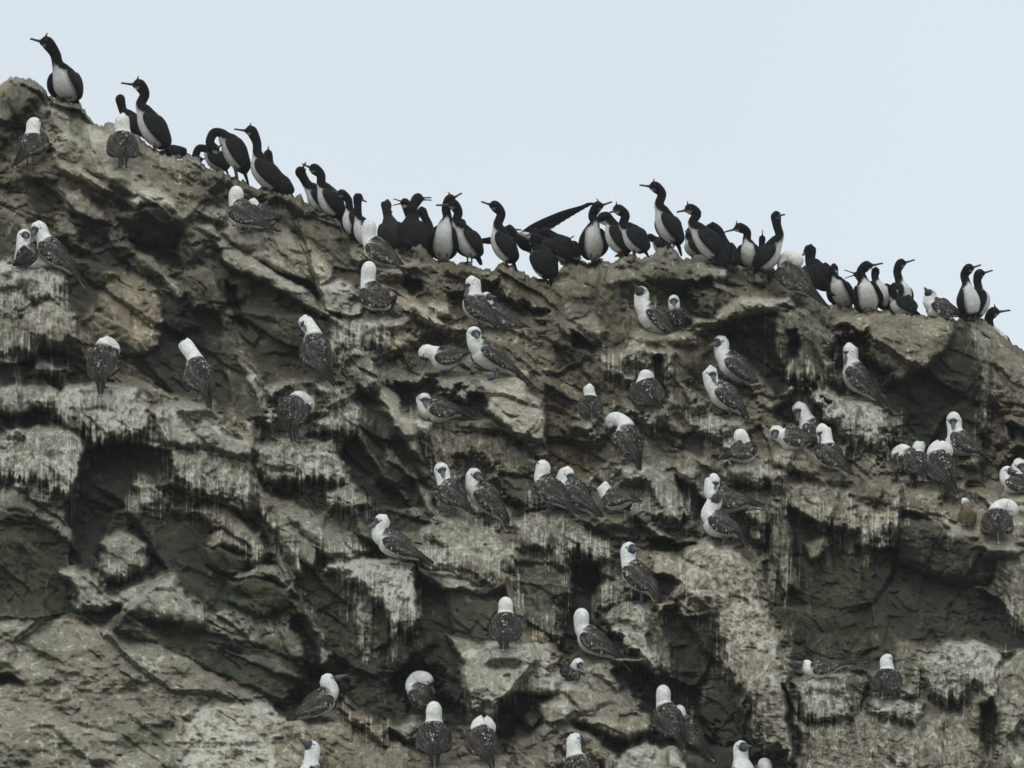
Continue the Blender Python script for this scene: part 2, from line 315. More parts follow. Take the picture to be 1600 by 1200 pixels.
bird(c,205,(656,395),(652,382),(646,356),[(639,336)],(633,318),(615,313),(652,385),'cormorant gaping to the left behind its right facing partner',K2=(614,321),dz=.15,s=.9)
bird(c,60,(628,396),(632,384),(642,356),[(646,336),(645,325)],(653,311),(674,309),(636,392),'brown backed cormorant with open bill pointing right, crossing its partner',K2=(674,313),s=1.05)
bird(c,110,(668,410),(667,398),(668,368),[(669,350),(664,340)],(659,331),(655,338),(668,405),'black cormorant hunched in the gap beside the white fronted one',dz=.2,s=.9,kz=.2)
bird(c,-92,(693,414),(692,401),(693,368),[(699,340),(697,326)],(703,312),(722,305),(693,410),'cormorant facing us with a full white belly, raised bill to the right',crest=1)
bird(c,214,(752,414),(743,398),(727,370),[(713,346),(716,332)],(708,320),(681,321),(734,412),'dark winged cormorant looking left behind the white fronted bird')
bird(c,130,(735,385),(732,378),(727,366),[(724,356)],(721,349),(716,355),(730,382),'rounded dark head of a cormorant showing over another one\'s shoulder',dz=.25,s=.8,kz=.3)
bird(c,188,(808,424),(798,405),(783,376),[(778,350),(783,334)],(773,322),(752,318),(793,418),'long necked cormorant standing clear against the sky, bill raised to the left')
bird(c,-20,(848,392),(836,385),(818,374),[(806,368)],(796,358),(815,359),(826,395),'cormorant spreading its wings, one long wing raised high to the right',dz=.3,s=.85,spread=((744,376),(918,319)),kz=.2)
bird(c,190,(872,410),(864,400),(852,384),[(842,372)],(835,364),(822,372),(862,408),'crested cormorant with bowed head beneath the raised wing',crest=1,s=.95)
bird(c,172,(904,418),(892,404),(872,382),[(860,368)],(851,366),(843,374),(888,412),'cormorant with back to us crouching in the middle of the dark huddle',dz=.1,kz=.2,s=1.1)
bird(c,160,(908,405),(902,398),(892,385),[(887,379)],(885,376),(897,371),(900,405),'low cormorant at the right of the dark huddle, bill tipped upward',dz=.25,s=.7)
bird(c,160,(862,446),(857,430),(847,402),[(838,384)],(836,374),(828,381),(852,438),'grey backed cormorant nearest us at the bottom of the dark huddle',dz=-.05,kz=.2,s=1.1)
bird(c,-70,(930,412),(928,400),(924,370),[(929,347),(926,336)],(934,323),(956,318),(930,408),'cormorant with white front left of the preening pair, bill raised right',crest=1)
bird(c,188,(983,410),(975,392),(961,364),[(953,344),(948,338)],(942,342),(947,352),(973,400),'cormorant bowing its head into the breast of the white fronted bird',kz=.1)
bird(c,186,(1014,402),(1004,390),(988,366),[(974,350),(977,336)],(966,328),(952,336),(990,410),'cormorant with pink feet looking down to the left over the preening one',crest=1)
bird(c,180,(1046,394),(1040,388),(1030,380),[(1022,374)],(1015,372),(1009,381),(1038,392),'small crouched cormorant left of the tallest one on the middle crest',dz=.25,s=.75,kz=.1)
bird(c,196,(1065,400),(1056,376),(1040,346),[(1030,319),(1034,303)],(1023,292),(999,291),(1051,388),'tall slender cormorant, highest on the middle crest, bill straight left',crest=1)
bird(c,192,(1130,420),(1121,400),(1099,370),[(1082,348),(1089,334)],(1078,327),(1057,334),(1115,412),'cormorant with drooping bill and large white belly patch on the middle crest',crest=1)
bird(c,190,(1096,404),(1092,396),(1082,382),[(1076,370)],(1078,362),(1070,366),(1090,402),'cormorant mostly covered by the drooping bill bird, white edge of belly showing',dz=.2,s=.8)
bird(c,100,(1141,422),(1139,412),(1130,390),[(1128,372),(1122,360)],(1112,356),(1119,368),(1136,416),'cormorant with its neck curled over, crest raised, right of the drooping bill bird',crest=1,dz=.12,kz=.15)
bird(c,-112,(1178,428),(1176,414),(1171,392),[(1167,374),(1167,362)],(1155,356),(1132,363),(1172,424),'white breasted cormorant stretching its bill left across a gap of sky',crest=1,s=.9)
bird(c,150,(1196,405),(1194,402),(1191,394),[(1190,384)],(1191,373),(1191,361),(1192,404),'tiny looking cormorant head pointing its bill straight up behind two others',dz=.3,s=.62)
bird(c,-16,(1177,428),(1187,418),(1204,394),[(1218,368),(1214,352)],(1213,338),(1225,340),(1194,424),'cormorant with snake like raised neck and white belly turned right',s=.95)
bird(c,100,(1302,462),(1292,446),(1275,424),[(1266,405)],(1265,391),(1253,399),(1290,450),'big black backed cormorant behind the booby on the right crest',kz=.1,s=1.1)
bird(c,-112,(1330,482),(1322,474),(1311,448),[(1304,432)],(1303,420),(1308,432),(1318,480),'white bellied cormorant with bowed head, left of the gaping one',s=.9,kz=-.3)
bird(c,-150,(1362,475),(1358,465),(1352,450),[(1346,438)],(1341,430),(1319,422),(1355,472),'cormorant gaping left behind a white fronted neighbour on the right crest',K2=(1320,435),dz=.15,s=.8)
bird(c,-75,(1362,490),(1359,482),(1352,455),[(1348,436),(1345,425)],(1354,416),(1379,413),(1356,488),'white fronted cormorant facing us, bill pointing right above the gaping one')
bird(c,-65,(1392,488),(1386,478),(1376,456),[(1369,440),(1367,432)],(1368,424),(1368,419),(1384,486),'narrow cormorant seen head on beside the white fronted one',dz=.12,s=.8,kz=-.3)
bird(c,-30,(1404,488),(1406,478),(1409,456),[(1405,438),(1402,424)],(1408,412),(1429,407),(1408,486),'cormorant with long neck looking right, a second bird curled at its feet',s=.9)
bird(c,200,(1437,492),(1425,486),(1405,474),[(1396,462)],(1396,450),(1404,462),(1410,488),'dark cormorant curled low with buff underwing at the foot of the long necked one',s=.95,dz=-.08,kz=-.2)
bird(c,-62,(1522,502),(1518,490),(1512,462),[(1510,443),(1507,430)],(1514,420),(1533,414),(1520,500),'front bird of the close pair near the right end, white belly and raised bill',s=.95)
bird(c,-10,(1522,505),(1526,492),(1532,466),[(1529,450),(1527,438)],(1531,428),(1550,425),(1526,500),'rear bird of the close pair near the right end, bill level to the right',dz=.12,s=.9)
bird(c,-35,(1566,552),(1562,546),(1555,530),[(1547,512),(1545,498)],(1553,488),(1579,485),(1553,526),'last cormorant on the right, only head and white neck above the rock',crest=1,dz=.25)
# boobies on the face
bird(b,62,(22,263),(37,243),(51,222),[(51,207)],(54,194),(84,187),(48,257),'booby at the top left turning its dark bill right over a scaly brown back',s=.95)
bird(b,98,(194,262),(193,244),(192,222),[(192,205)],(192,189),(200,198),(192,262),'booby seen from behind beneath the tall cormorant at upper left',kz=.2)
bird(b,150,(433,365),(404,350),(380,332),[(369,316)],(369,302),(366,296),(388,364),'booby facing away in the upper left pair, bright white nape and scaly wing')
bird(b,160,(438,340),(425,344),(408,336),[(398,328)],(393,321),(396,334),(405,358),'booby behind the upper left pair mate, its white head bowed',dz=.12,kz=.2,s=.95)
bird(b,168,(636,427),(616,412),(590,392),[(577,374)],(576,354),(572,346),(600,413),'booby standing among the cormorants on the ridge, long white neck and pale breast')
bird(b,152,(618,464),(604,478),(584,464),[(575,440)],(576,420),(572,410),(603,494),'booby with its dark tail cocked up, below the one on the ridge')
bird(b,170,(788,525),(766,503),(743,478),[(741,458)],(738,443),(725,466),(748,510),'booby with blue grey bill pressed down on its breast, left of a smaller headed mate')
bird(b,168,(843,525),(808,510),(776,492),[(763,478)],(760,466),(776,467),(782,512),'booby sitting behind its mate and looking right, long tail to the right',dz=.12,s=.85)
bird(b,206,(832,606),(795,578),(758,552),[(742,537)],(741,521),(749,533),(775,592),'booby with lifted wing and white flank above the grey boulder')
bird(b,184,(752,543),(722,556),(694,560),[(676,552)],(665,552),(658,582),(700,582),'booby bending down with bill pointing at the grey boulder, tail raised right')
bird(b,196,(1067,554),(1046,524),(1018,494),[(1003,476)],(1002,459),(991,450),(1022,515),'booby with upturned bill and dark cheek on the central rubble')
bird(b,-84,(1066,514),(1063,505),(1059,495),[(1054,483)],(1053,470),(1052,482),(1060,514),'booby facing front, low beside the one with upturned bill',s=.8,dark=1)
bird(b,186,(745,655),(712,645),(682,640),[(665,638)],(662,623),(667,642),(690,656),'booby resting low on the pale slab lip, bill to its breast')
bird(b,186,(1196,622),(1172,596),(1144,570),[(1128,552)],(1126,536),(1107,543),(1156,590),'booby looking left from the slope under the overhanging pale slab')
bird(b,184,(1170,664),(1154,640),(1129,616),[(1112,600)],(1110,583),(1118,602),(1140,652),'booby just below the one looking left, head bowed to its shoulder')
bird(b,172,(1388,642),(1362,617),(1337,588),[(1330,564)],(1328,548),(1318,572),(1346,620),'solitary booby at the lip of the streaked pale wall, bill tucked down')
bird(b,88,(925,656),(924,646),(922,630),[(922,618)],(921,609),(928,614),(922,650),'small looking booby sitting with back to us, left end of the rounded ledge',s=.78,kz=.2)
bird(b,80,(1036,642),(1020,628),(1009,607),[(1007,597)],(1010,588),(1004,600),(1012,634),'preening booby with heavily speckled back, right end of the rounded ledge',kz=.2,s=1.05)
bird(b,140,(997,738),(992,712),(983,685),[(976,662),(964,655)],(957,660),(966,676),(984,720),'booby arching its white neck down to preen, below the rounded ledge',kz=.15)
bird(b,14,(1126,721),(1142,713),(1163,705),[(1162,693)],(1158,681),(1171,685),(1162,720),'booby resting on a knoll and facing right, tail to the left',s=.95)
bird(b,182,(1282,693),(1262,690),(1236,686),[(1219,680)],(1213,676),(1207,688),(1242,698),'booby lying with its head laid forward, in front of the bowed one',s=.95)
bird(b,172,(1292,696),(1282,688),(1269,674),[(1259,654)],(1249,640),(1244,660),(1272,698),'booby bowing its head between the lying one and a standing one',dz=.12)
bird(b,160,(1332,746),(1313,728),(1293,708),[(1290,690)],(1286,674),(1279,697),(1300,736),'standing booby in front at the right of the trio below the streaked wall')
bird(b,180,(1550,720),(1524,706),(1498,690),[(1492,672)],(1490,656),(1487,675),(1508,706),'booby with long curved neck above the huddled trio at the right')
bird(b,165,(1424,760),(1423,738),(1420,716),[(1410,704)],(1403,710),(1401,724),(1424,756),'leftmost of the huddled right hand trio, dark face hanging down',s=.9)
bird(b,96,(1446,752),(1441,738),(1434,718),[(1434,706)],(1437,698),(1441,708),(1438,752),'middle bird of the huddled right hand trio, only cap and brown back showing',s=.85,kz=.2)
bird(b,100,(1496,778),(1482,750),(1466,722),[(1462,704),(1470,698)],(1478,706),(1481,718),(1474,755),'rightmost of the huddled trio, white collar arched over a scaly back',kz=.2,s=1.05)
bird(b,178,(1612,768),(1598,764),(1582,755),[(1572,748)],(1574,738),(1588,739),(1590,768),'booby near the right border looking right, in front of a white head',s=.85)
bird(b,175,(1640,775),(1620,765),(1602,752),[(1594,741)],(1593,728),(1600,742),(1612,772),'booby cut by the right border, behind the one looking right',dz=.12)
bird(b,80,(1560,850),(1559,832),(1557,812),[(1560,794),(1572,790)],(1580,798),(1571,816),(1562,844),'booby at lower right border preening sideways, its head bulging right',kz=.15)
bird(b,120,(1516,826),(1515,818),(1513,806),[(1511,796)],(1507,785),(1497,786),(1514,822),'tan coloured bird with a white nape crouching left of the preening booby',s=.6,tan=1)
bird(b,150,(740,808),(722,790),(704,768),[(694,752)],(690,734),(694,750),(706,806),'booby with ruffled dark back at the left of the pair on the central knob')
bird(b,172,(803,842),(782,806),(757,774),[(740,758)],(741,743),(756,753),(768,812),'booby with head turned back right, right of the pair on the central knob')
bird(b,152,(903,808),(880,786),(856,762),[(846,745)],(847,730),(823,718),(857,802),'booby pointing its pale bill left, standing before another on the middle ledge')
bird(b,176,(955,830),(922,796),(893,768),[(879,754)],(886,741),(898,762),(895,800),'booby with bill resting on its back, tail trailing down right on the middle ledge',dz=.08)
bird(b,150,(1003,787),(984,782),(960,780),[(948,774)],(944,763),(964,786),(960,802),'squat booby twisting its head to preen its side, right of the middle ledge pair',s=.9)
bird(b,180,(1197,793),(1164,787),(1128,782),[(1112,768)],(1114,752),(1119,776),(1140,798),'booby lying along the ledge with bill touching the bird in front',dz=.1)
bird(b,186,(1168,858),(1148,832),(1119,818),[(1107,802)],(1117,784),(1121,772),(1128,852),'booby in front with its neck bent right to touch its mate\'s bill')
bird(b,162,(1036,976),(1020,926),(993,896),[(982,878)],(983,859),(1001,861),(1002,942),'booby looking right from beside the dark cleft, pale tail hanging')
bird(b,184,(678,884),(645,868),(612,848),[(592,834)],(596,815),(572,827),(622,882),'booby perched above the white streaked ledge, bill to the left')
bird(b,90,(786,1018),(787,1000),(790,974),[(790,956)],(790,945),(790,948),(788,1012),'booby seen squarely from behind on the flat topped block',kz=.3)
bird(b,172,(986,1050),(956,1022),(924,1000),[(909,980)],(908,962),(904,956),(934,1030),'booby facing away left with a clean white nape, on the rock by the cleft')
bird(b,140,(884,1062),(888,1058),(894,1050),[(898,1043)],(904,1037),(913,1050),(890,1062),'booby crouched in a hollow, only white crown and dark bill visible',s=.7,dark=1)
bird(b,16,(438,1136),(472,1116),(502,1096),[(518,1079)],(513,1064),(543,1054),(504,1122),'booby with pink grey bill raised right on the brown rock at lower left')
bird(b,160,(684,1112),(672,1104),(658,1086),[(645,1070),(652,1060)],(666,1064),(680,1084),(668,1118),'booby curled round with its bill in its back, behind a sitting one',kz=.1)
bird(b,92,(679,1204),(678,1176),(678,1146),[(678,1126)],(678,1109),(676,1104),(680,1194),'booby with its broad speckled back to us at the bottom centre',s=1.1)
bird(b,104,(770,1205),(762,1180),(752,1150),[(748,1134),(756,1128)],(764,1138),(767,1152),(758,1188),'booby preening with tucked head at the bottom, right of the broad backed one',kz=.15)
bird(b,205,(496,1270),(492,1245),(486,1212),[(486,1190)],(487,1169),(465,1153),(488,1250),'booby cut by the bottom border, grey bill pointing up left')
bird(b,70,(918,1255),(912,1230),(902,1200),[(897,1175)],(899,1157),(927,1156),(908,1240),'booby at the bottom border with level bill pointing right')
bird(b,110,(1070,1176),(1060,1150),(1044,1120),[(1037,1098)],(1036,1082),(1032,1076),(1050,1152),'booby with its back to us on a round boulder at lower right of centre')
bird(b,120,(1116,1190),(1094,1165),(1073,1138),[(1064,1122)],(1062,1112),(1068,1120),(1078,1168),'booby mostly hidden behind the one on the round boulder',dz=.12,s=.85)
bird(b,-62,(1164,1260),(1163,1240),(1161,1212),[(1158,1186)],(1158,1169),(1173,1167),(1162,1250),'white breasted booby with dark face mask at the bottom border')
bird(b,90,(1212,1260),(1206,1245),(1200,1225),[(1196,1208)],(1195,1196),(1202,1198),(1204,1255),'booby whose white crown just shows at the bottom, right of the masked one')
bird(b,176,(1356,1034),(1312,1040),(1280,1046),[(1263,1046)],(1260,1039),(1238,1033),(1290,1058),'booby lying flat on a guano ledge, only head and long wing tips above',s=.7)
bird(b,74,(1378,1092),(1381,1078),(1386,1060),[(1386,1044)],(1387,1032),(1417,1029),(1392,1092),'booby with level grey bill looking right on a small post of rock',s=.9)
bird(b,118,(327,642),(322,612),(312,582),[(303,558)],(290,540),(298,563),(312,625),'booby bowing its head left on the grey mound at left')
bird(b,112,(524,608),(508,578),(494,545),[(488,518)],(477,504),(478,522),(502,596),'booby with its blue grey bill laid to its back before the dark wall')
bird(b,68,(460,694),(457,666),(454,640),[(468,622)],(481,632),(474,650),(462,686),'booby bent double preening below the dark wall')
bird(b,76,(158,620),(158,592),(158,560),[(166,536)],(177,546),(181,563),(158,606),'booby at left preening its breast with light blue bill showing')
bird(b,200,(18,412),(26,406),(42,396),[(36,382)],(38,368),(46,376),(42,418),'front bird of the left border pair, white head low',s=.9)
bird(b,176,(132,450),(106,418),(78,390),[(68,372)],(60,357),(49,374),(80,420),'back bird of the left border pair, bill touching its mate',dz=.1)
bird(b,140,(1292,483),(1262,455),(1236,430),[(1226,410),(1234,402)],(1244,408),(1240,420),(1246,468),'booby with head sunk in its shoulders among the cormorants on the right crest',kz=.1)
bird(b,190,(1514,502),(1490,490),(1464,481),[(1452,472)],(1453,461),(1442,452),(1460,496),'booby lying on the skyline at right with raised dark bill',s=.85)


# ------------------------------------------------------------------ terrain mesh
def build_cliff():
    xs = np.concatenate([np.arange(-400, -40, 12), np.arange(-40, 1640, 1.55), np.arange(1640, 2080, 12)])
    nr = 800
    v = np.linspace(0, 1, nr)**1.08
    rid = ridge_y(xs)
    for b in BIRDS:      # the crest carries the feet that stand on it
        fx, fy = b['F']; h = float(np.interp(fx, xs, rid)) - (fy-1.5)
        if 0 < h < 22 and fy < np.interp(fx, RX, RY)+9: rid = rid - h*np.exp(-((xs-fx)/(11+.5*h))**2)
    X = np.repeat(xs[:, None], nr, 1)
    Yp = rid[:, None] + (1330 - rid[:, None])*v[None, :]
    # domain warp
    wx = 6*fbm(X, Yp, 40, 4, 11, .62); wy = 6*fbm(X, Yp, 40, 4, 31, .62)
    XW, YW = X+wx, Yp+wy
    lev = .25*fbm(X, Yp, 210, 3, 3)
    g = .43 + .24*fbm(X, Yp, 120, 4, 5); tan = .16+.2*fbm(X, Yp, 150, 3, 8); moss = np.clip(.5*fbm(X, Yp, 90, 3, 9), 0, 1)
    sm = np.ones_like(X); gu = np.zeros_like(X)                     # where guano curtains run
    col = .55*fbm(X+.02*Yp, Yp*.02, 17, 2, 41, .6)+.8*fbm(X+.03*Yp, Yp*.03, 6, 2, 44, .8)  # column noise for drips
    colf = fbm(X+.04*Yp, Yp*.015, 7, 3, 47, .8)
    for ln in ROCKS.strip().splitlines():
        a, pts = ln.split('|'); a = [float(q) for q in a.split()]
        P = np.array([[float(c) for c in q.split(',')] for q in pts.split()])
        L0, ay, ax, ed, gg, tt, mm, dr = a
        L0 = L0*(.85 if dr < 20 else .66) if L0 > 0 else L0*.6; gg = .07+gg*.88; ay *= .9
        x0, x1 = P[:, 0].min()-30, P[:, 0].max()+30; y0, y1 = P[:, 1].min()-30, P[:, 1].max()+30+dr
        ci = np.where((xs >= x0) & (xs <= x1))[0]
        if len(ci) == 0: continue
        sl = slice(ci[0], ci[-1]+1)
        rowmask = ((Yp[sl] >= y0) & (Yp[sl] <= y1)).any(0); rj = np.where(rowmask)[0]
        if len(rj) == 0: continue
        s2 = (sl, slice(rj[0], rj[-1]+1))
        px = XW[s2].copy(); py = YW[s2].copy()
        if dr:
            tpos = sstep(P[:, 1].min()+8, P[:, 1].max(), py)
            py = py - tpos*dr*(col[s2]*.55+.1) ; px = px - wx[s2]*.6*tpos
        d2 = np.full(px.shape, 1e9); ins = np.zeros(px.shape, bool)
        for i in range(len(P)):
            ax_, ay_ = P[i]; bx, by = P[(i+1) % len(P)]
            ex, ey = bx-ax_, by-ay_; t = np.clip(((px-ax_)*ex+(py-ay_)*ey)/(ex*ex+ey*ey+1e-9), 0, 1)
            d2 = np.minimum(d2, (px-ax_-t*ex)**2+(py-ay_-t*ey)**2)
            cnd = ((ay_ > py) != (by > py)) & (px < (bx-ax_)*(py-ay_)/(by-ay_+1e-12)+ax_)
            ins ^= cnd
        d = np.where(ins, 1, -1)*np.sqrt(d2)
        d = d + (9 if dr else 5)*fbm(X[s2]+L0*99, Yp[s2], 30, 3, 171, .6)
        sm[s2] = sm[s2]*(1-sstep(-6, 10, d))+.6*sstep(-6, 10, d)
        m = sstep(-3.5-(3 if dr else 0), 4.5+(4 if dr else 0), d) if ed < 25 else sstep(-ed, ed, d)
        rnd = (1-np.exp(-np.clip(d, 0, None)/max(ed*.8, 1)))
        val = L0 + ay*(py-P[:, 1].mean())/PXM + ax*(px-P[:, 0].mean())/PXM
        val = val - (1-rnd)*.15*(1 if L0 > 0 else -.5)
        lev[s2] = lev[s2]*(1-m) + (val*.95+.35*(lev[s2]-val)*0)*m
        dc = d + 6*fbm(X[s2], Yp[s2], 14, 3, 55)+ (tpos*dr*1.5*(colf[s2]+.05) if dr else 0)
        mc = sstep(-7, 7, dc) if ed < 25 else m
        g[s2] = g[s2]*(1-mc)+gg*mc; tan[s2] = tan[s2]*(1-mc)+tt*mc; moss[s2] = moss[s2]*(1-mc)+mm*mc  # low tone is dark rock, plus painted shade in recesses and under overhangs
        gu[s2] = gu[s2]*(1-mc)+(min(dr, 30)/30.)*mc
    # guano strings running down from the lips of the fouled ledges
    RS = np.random.RandomState(5); strg = np.zeros_like(X)
    for ln in ROCKS.strip().splitlines():
        a, pts = ln.split('|'); dr = float(a.split()[7])
        if dr < 12: continue
        P = np.array([[float(c) for c in q.split(',')] for q in pts.split()])
        xa, xb = max(P[:, 0].min(), -40), min(P[:, 0].max(), 1640)
        xc = RS.uniform(xa, xb, int((xb-xa)/4.2)); clump = RS.uniform(0, 99)
        for x0 in xc:
            ys = []
            for i in range(len(P)):
                (ax_, ay_), (bx, by) = P[i], P[(i+1) % len(P)]
                if (ax_ > x0) != (bx > x0): ys.append(ay_+(by-ay_)*(x0-ax_)/(bx-ax_))
            if not ys: continue
            k_ = max(0., .5+2.0*float(vnoise(np.array([x0/22+clump]), np.array([dr]), 201)[0])); yb = max(ys)+RS.uniform(-12, 4)
            ye = yb + (4+dr*.9*RS.rand()**1.6)*min(k_, 1.6)+4; yst = yb-RS.uniform(10, 40); wd = RS.uniform(.8, 1.9)
            i0, i1 = np.searchsorted(xs, [x0-7, x0+7]); Ys = Yp[i0:i1]
            if i1-i0 < 2: continue
            tt = np.clip((Ys-yst)/(ye-yst), 0, 1)
            xo = x0 + 2.2*vnoise(Ys/38., Ys*0+x0, 203)
            q = np.exp(-((X[i0:i1]-xo)/(wd*(1-.55*tt)))**2)*((Ys > yst) & (Ys < ye))*sstep(0, .15, tt)
            strg[i0:i1] = np.maximum(strg[i0:i1], q*RS.uniform(.5, 1))
    g = g + (np.maximum(g, .86)-g)*strg*.9; gu = np.maximum(gu, strg*.6); moss = moss*(1-strg)
    # broken relief
    th = math.radians(34); U = (XW*math.cos(th)+YW*math.sin(th)); V = (-XW*math.sin(th)+YW*math.cos(th))
    f0, e0 = facets(U*.6+31, V+12, 150, 7, 1.1); f1, e1 = facets(U*.55, V, 62, 1, .9)
    vm = sstep(940, 1160, X+120*fbm(X, Yp, 160, 2, 151))*sstep(560, 700, Yp)
    g0, _ = facets(XW+.15*YW, YW*.5, 120, 8, 1.0); g1, _ = facets(XW, YW*.45+7, 50, 9, 1.0); fs, _ = facets(U*.26, V, 40, 12, .6); dm = .35+.9*sstep(-.15, .2, fbm(X, Yp, 190, 2, 161)); f0 = f0*(1-vm)+g0*vm*.9; f1 = f1*(1-vm)+g1*vm; f2, e2 = facets(U*.7+50, V+9, 27, 2, .9); f3, e3 = facets(U*.8, V, 12, 3, .9)
    soft = 1-.55*gu; rough = .35+1.1*sstep(-.12, .2, fbm(X, Yp, 70, 3, 17))
    rel = (.75+.25*soft)*.56*f0 + soft*(.21*f1+.08*f2+.19*fs*(1-.8*vm)*dm+.03*rough*f3) + .05*fbm(XW, YW*.6, 46, 3, 21, .45) + rough*(.022*fbm(XW,YW,11,3,27,.6)+.012*ridged(XW, YW, 16, 3, 61))
    rel += gu*(.062*fbm(X+.03*Yp, Yp*.03, 8, 3, 81, .75)+.012*fbm(X, Yp, 8, 3, 91, .7))
    rel += .016*rough*fbm(X, Yp, 6, 3, 95, .7)
    ll = sstep(560, 380, X+40*fbm(X, Yp, 80, 2, 181))*sstep(930, 1010, Yp)
    rel = rel*sm*(1-.55*ll)+ll*(.16*fbm(X, Yp*1.3, 75, 5, 191, .55)+.05*ridged(X, Yp*1.4, 40, 4, 195)*.5)
    cr = ridged(U*.35, V, 34, 2, 101); rel -= .05*sstep(1.25, 1.5, cr)*(1-gu)
    p = lev + rel + .035*strg
    below = Yp - rid[:, None]
    Yd = (600-Yp)/PXM*.55 + .35*np.exp(-below/14.) + .15 - p*sstep(0, 9, below)
    # perches: a foothold under every bird on the face and room for its body
    for b in BIRDS:
        fx, fy = b['F']; ry = np.interp(fx, RX, RY)
        b['ridge'] = fy < ry+9 or (b.get('dz', 0) >= .15 and fy < ry+22)
        i = int(np.argmin(abs(xs-fx)))
        if b['ridge']:
            j = int(np.argmin(abs(Yp[i]-max(fy, rid[i])))); b['D'] = float(Yd[i, j]) + b.get('dz', 0) - (.03 if fy > rid[i]-3 else -.15)
            if b.get('dz', 0) >= .15: b['D'] = float(Yd[i, 0]) + b['dz']*1.5
            continue
        j = int(np.argmin(abs(Yp[i]-(fy+5)))); j0 = max(j-4, 0)
        D = float(np.median(Yd[max(i-5, 0):i+6, j0:j+5])) + b.get('dz', 0)
        b['D'] = D-.04
        pts = [b['R'], b['C'], b['H']] + list(b['N']) + [((b['R'][0]+b['T'][0])/2, (b['R'][1]+b['T'][1])/2)]
        dm = np.full(X.shape, 1e9)
        ii = slice(max(i-int(150/1.55), 0), i+int(150/1.55)); 
        Xs, Ys = X[ii], Yp[ii]; dmn = np.full(Xs.shape, 1e9)
        for q in pts: dmn = np.minimum(dmn, np.hypot(Xs-q[0], Ys-q[1]))
        dmn = dmn+22*fbm(Xs, Ys, 24, 4, 141, .6); k = sstep(40, 20, dmn)*sstep(fy+3, fy-5, Ys)
        floor = D+.10+.25*sstep(0, 40, fy-Ys)-rel[ii]*.8
        Yd[ii] = np.where(Yd[ii] < floor, Yd[ii]*(1-k)+floor*k, Yd[ii])
        k = sstep(36, 18, abs(Xs-fx)+16*fbm(Xs, Ys, 16, 3, 7))*sstep(fy-4, fy+2, Ys)*sstep(fy+34, fy+14, Ys)
        lim = D-.03-.1*sstep(fy, fy+20, Ys)-rel[ii]*.5*sstep(fy, fy+14, Ys)
        Yd[ii] = np.where(Yd[ii] > lim, Yd[ii]*(1-k)+lim*k, Yd[ii])
        gl = g[ii]; g[ii] = gl+(np.maximum(gl, .58)-gl)*k*.8
    W = world(X, Yp, Yd)
    # top of the island behind the crest, and foot of the cliff below the frame
    nb = 26; back = []
    dd = (np.linspace(0, 1, nb+1)[1:])**1.7*9
    for k, dk in enumerate(dd):
        q = W[:, 0].copy(); q[:, 1] += dk
        q[:, 2] += -.05*dk - .12*(1-math.exp(-dk*3)) + .10*fbm(xs, xs*0+dk*60, 40, 3, 131)*min(dk, 1) - (dk > 5)*(dk-5)*.5
        back.append(q)
    back = np.stack(back[::-1], 1)
    foot = []
    for k in range(1, 9):
        q = W[:, -1].copy(); q[:, 2] -= k*.8; q[:, 1] -= k*.35; foot.append(q)
    foot = np.stack(foot, 1)
    ALL = np.concatenate([back, W, foot], 1)
    def ext(a): return np.concatenate([np.repeat(a[:, :1], nb, 1), a, np.repeat(a[:, -1:], 8, 1)], 1)
    nx, ny = ALL.shape[:2]
    co = ALL.reshape(-1, 3).astype(np.float32)
    idx = np.arange(nx*ny).reshape(nx, ny)
    q = np.stack([idx[:-1, :-1], idx[:-1, 1:], idx[1:, 1:], idx[1:, :-1]], -1).reshape(-1, 4)
    me = bpy.data.meshes.new('rocky_cliff')
    me.vertices.add(len(co)); me.vertices.foreach_set('co', co.ravel())
    me.loops.add(q.size); me.loops.foreach_set('vertex_index', q.ravel().astype(np.int32))
    me.polygons.add(len(q)); me.polygons.foreach_set('loop_start', np.arange(0, q.size, 4, dtype=np.int32))
    me.polygons.foreach_set('loop_total', np.full(len(q), 4, np.int32))
    me.update(); me.validate()
    at = me.color_attributes.new('rock', 'FLOAT_COLOR', 'POINT')
    c = np.stack([np.clip(ext(g), 0, 1), np.clip(ext(tan), 0, 1), np.clip(ext(moss), 0, 1), ext(gu)], -1).reshape(-1, 4).astype(np.float32)
    at.data.foreach_set('color', c.ravel())
    me.polygons.foreach_set('use_smooth', np.ones(len(q), bool))
    o = bpy.data.objects.new('rocky_cliff', me); SC.collection.objects.link(o)
    o['kind'] = 'structure'; o['label'] = 'steep guano streaked rocky cliff crowded with seabirds'
    return o

class NB:
    def __init__(s, name):
        s.m = bpy.data.materials.new(name); s.m.use_nodes = True; s.t = s.m.node_tree; s.b = s.t.nodes['Principled BSDF']
        s.b.inputs['Roughness'].default_value = .9; s.b.inputs['Specular IOR Level'].default_value = .25
    def n(s, t, ins={}, **k):
        n = s.t.nodes.new(t)
        for a, b in k.items(): setattr(n, a, b)
        for a, b in ins.items():
            if hasattr(b, 'is_output'): s.t.links.new(b, n.inputs[a])
            else: n.inputs[a].default_value = b
        return n
    def math(s, op, a, b=0.0, clamp=False):
        return s.n('ShaderNodeMath', {0: a, 1: b}, operation=op, use_clamp=clamp).outputs[0]
    def mix(s, f, a, b, mode='MIX'):
        n = s.n('ShaderNodeMix', {0: f, 6: a, 7: b}, data_type='RGBA', blend_type=mode); return n.outputs[2]
    def noise(s, vec, scale, detail=5, rough=.6):
        return s.n('ShaderNodeTexNoise', {'Vector': vec, 'Scale': scale, 'Detail': detail, 'Roughness': rough}).outputs[0]
    def mr(s, v, a, b, c=0., d=1.):
        return s.n('ShaderNodeMapRange', {0: v, 1: a, 2: b, 3: c, 4: d}).outputs[0]

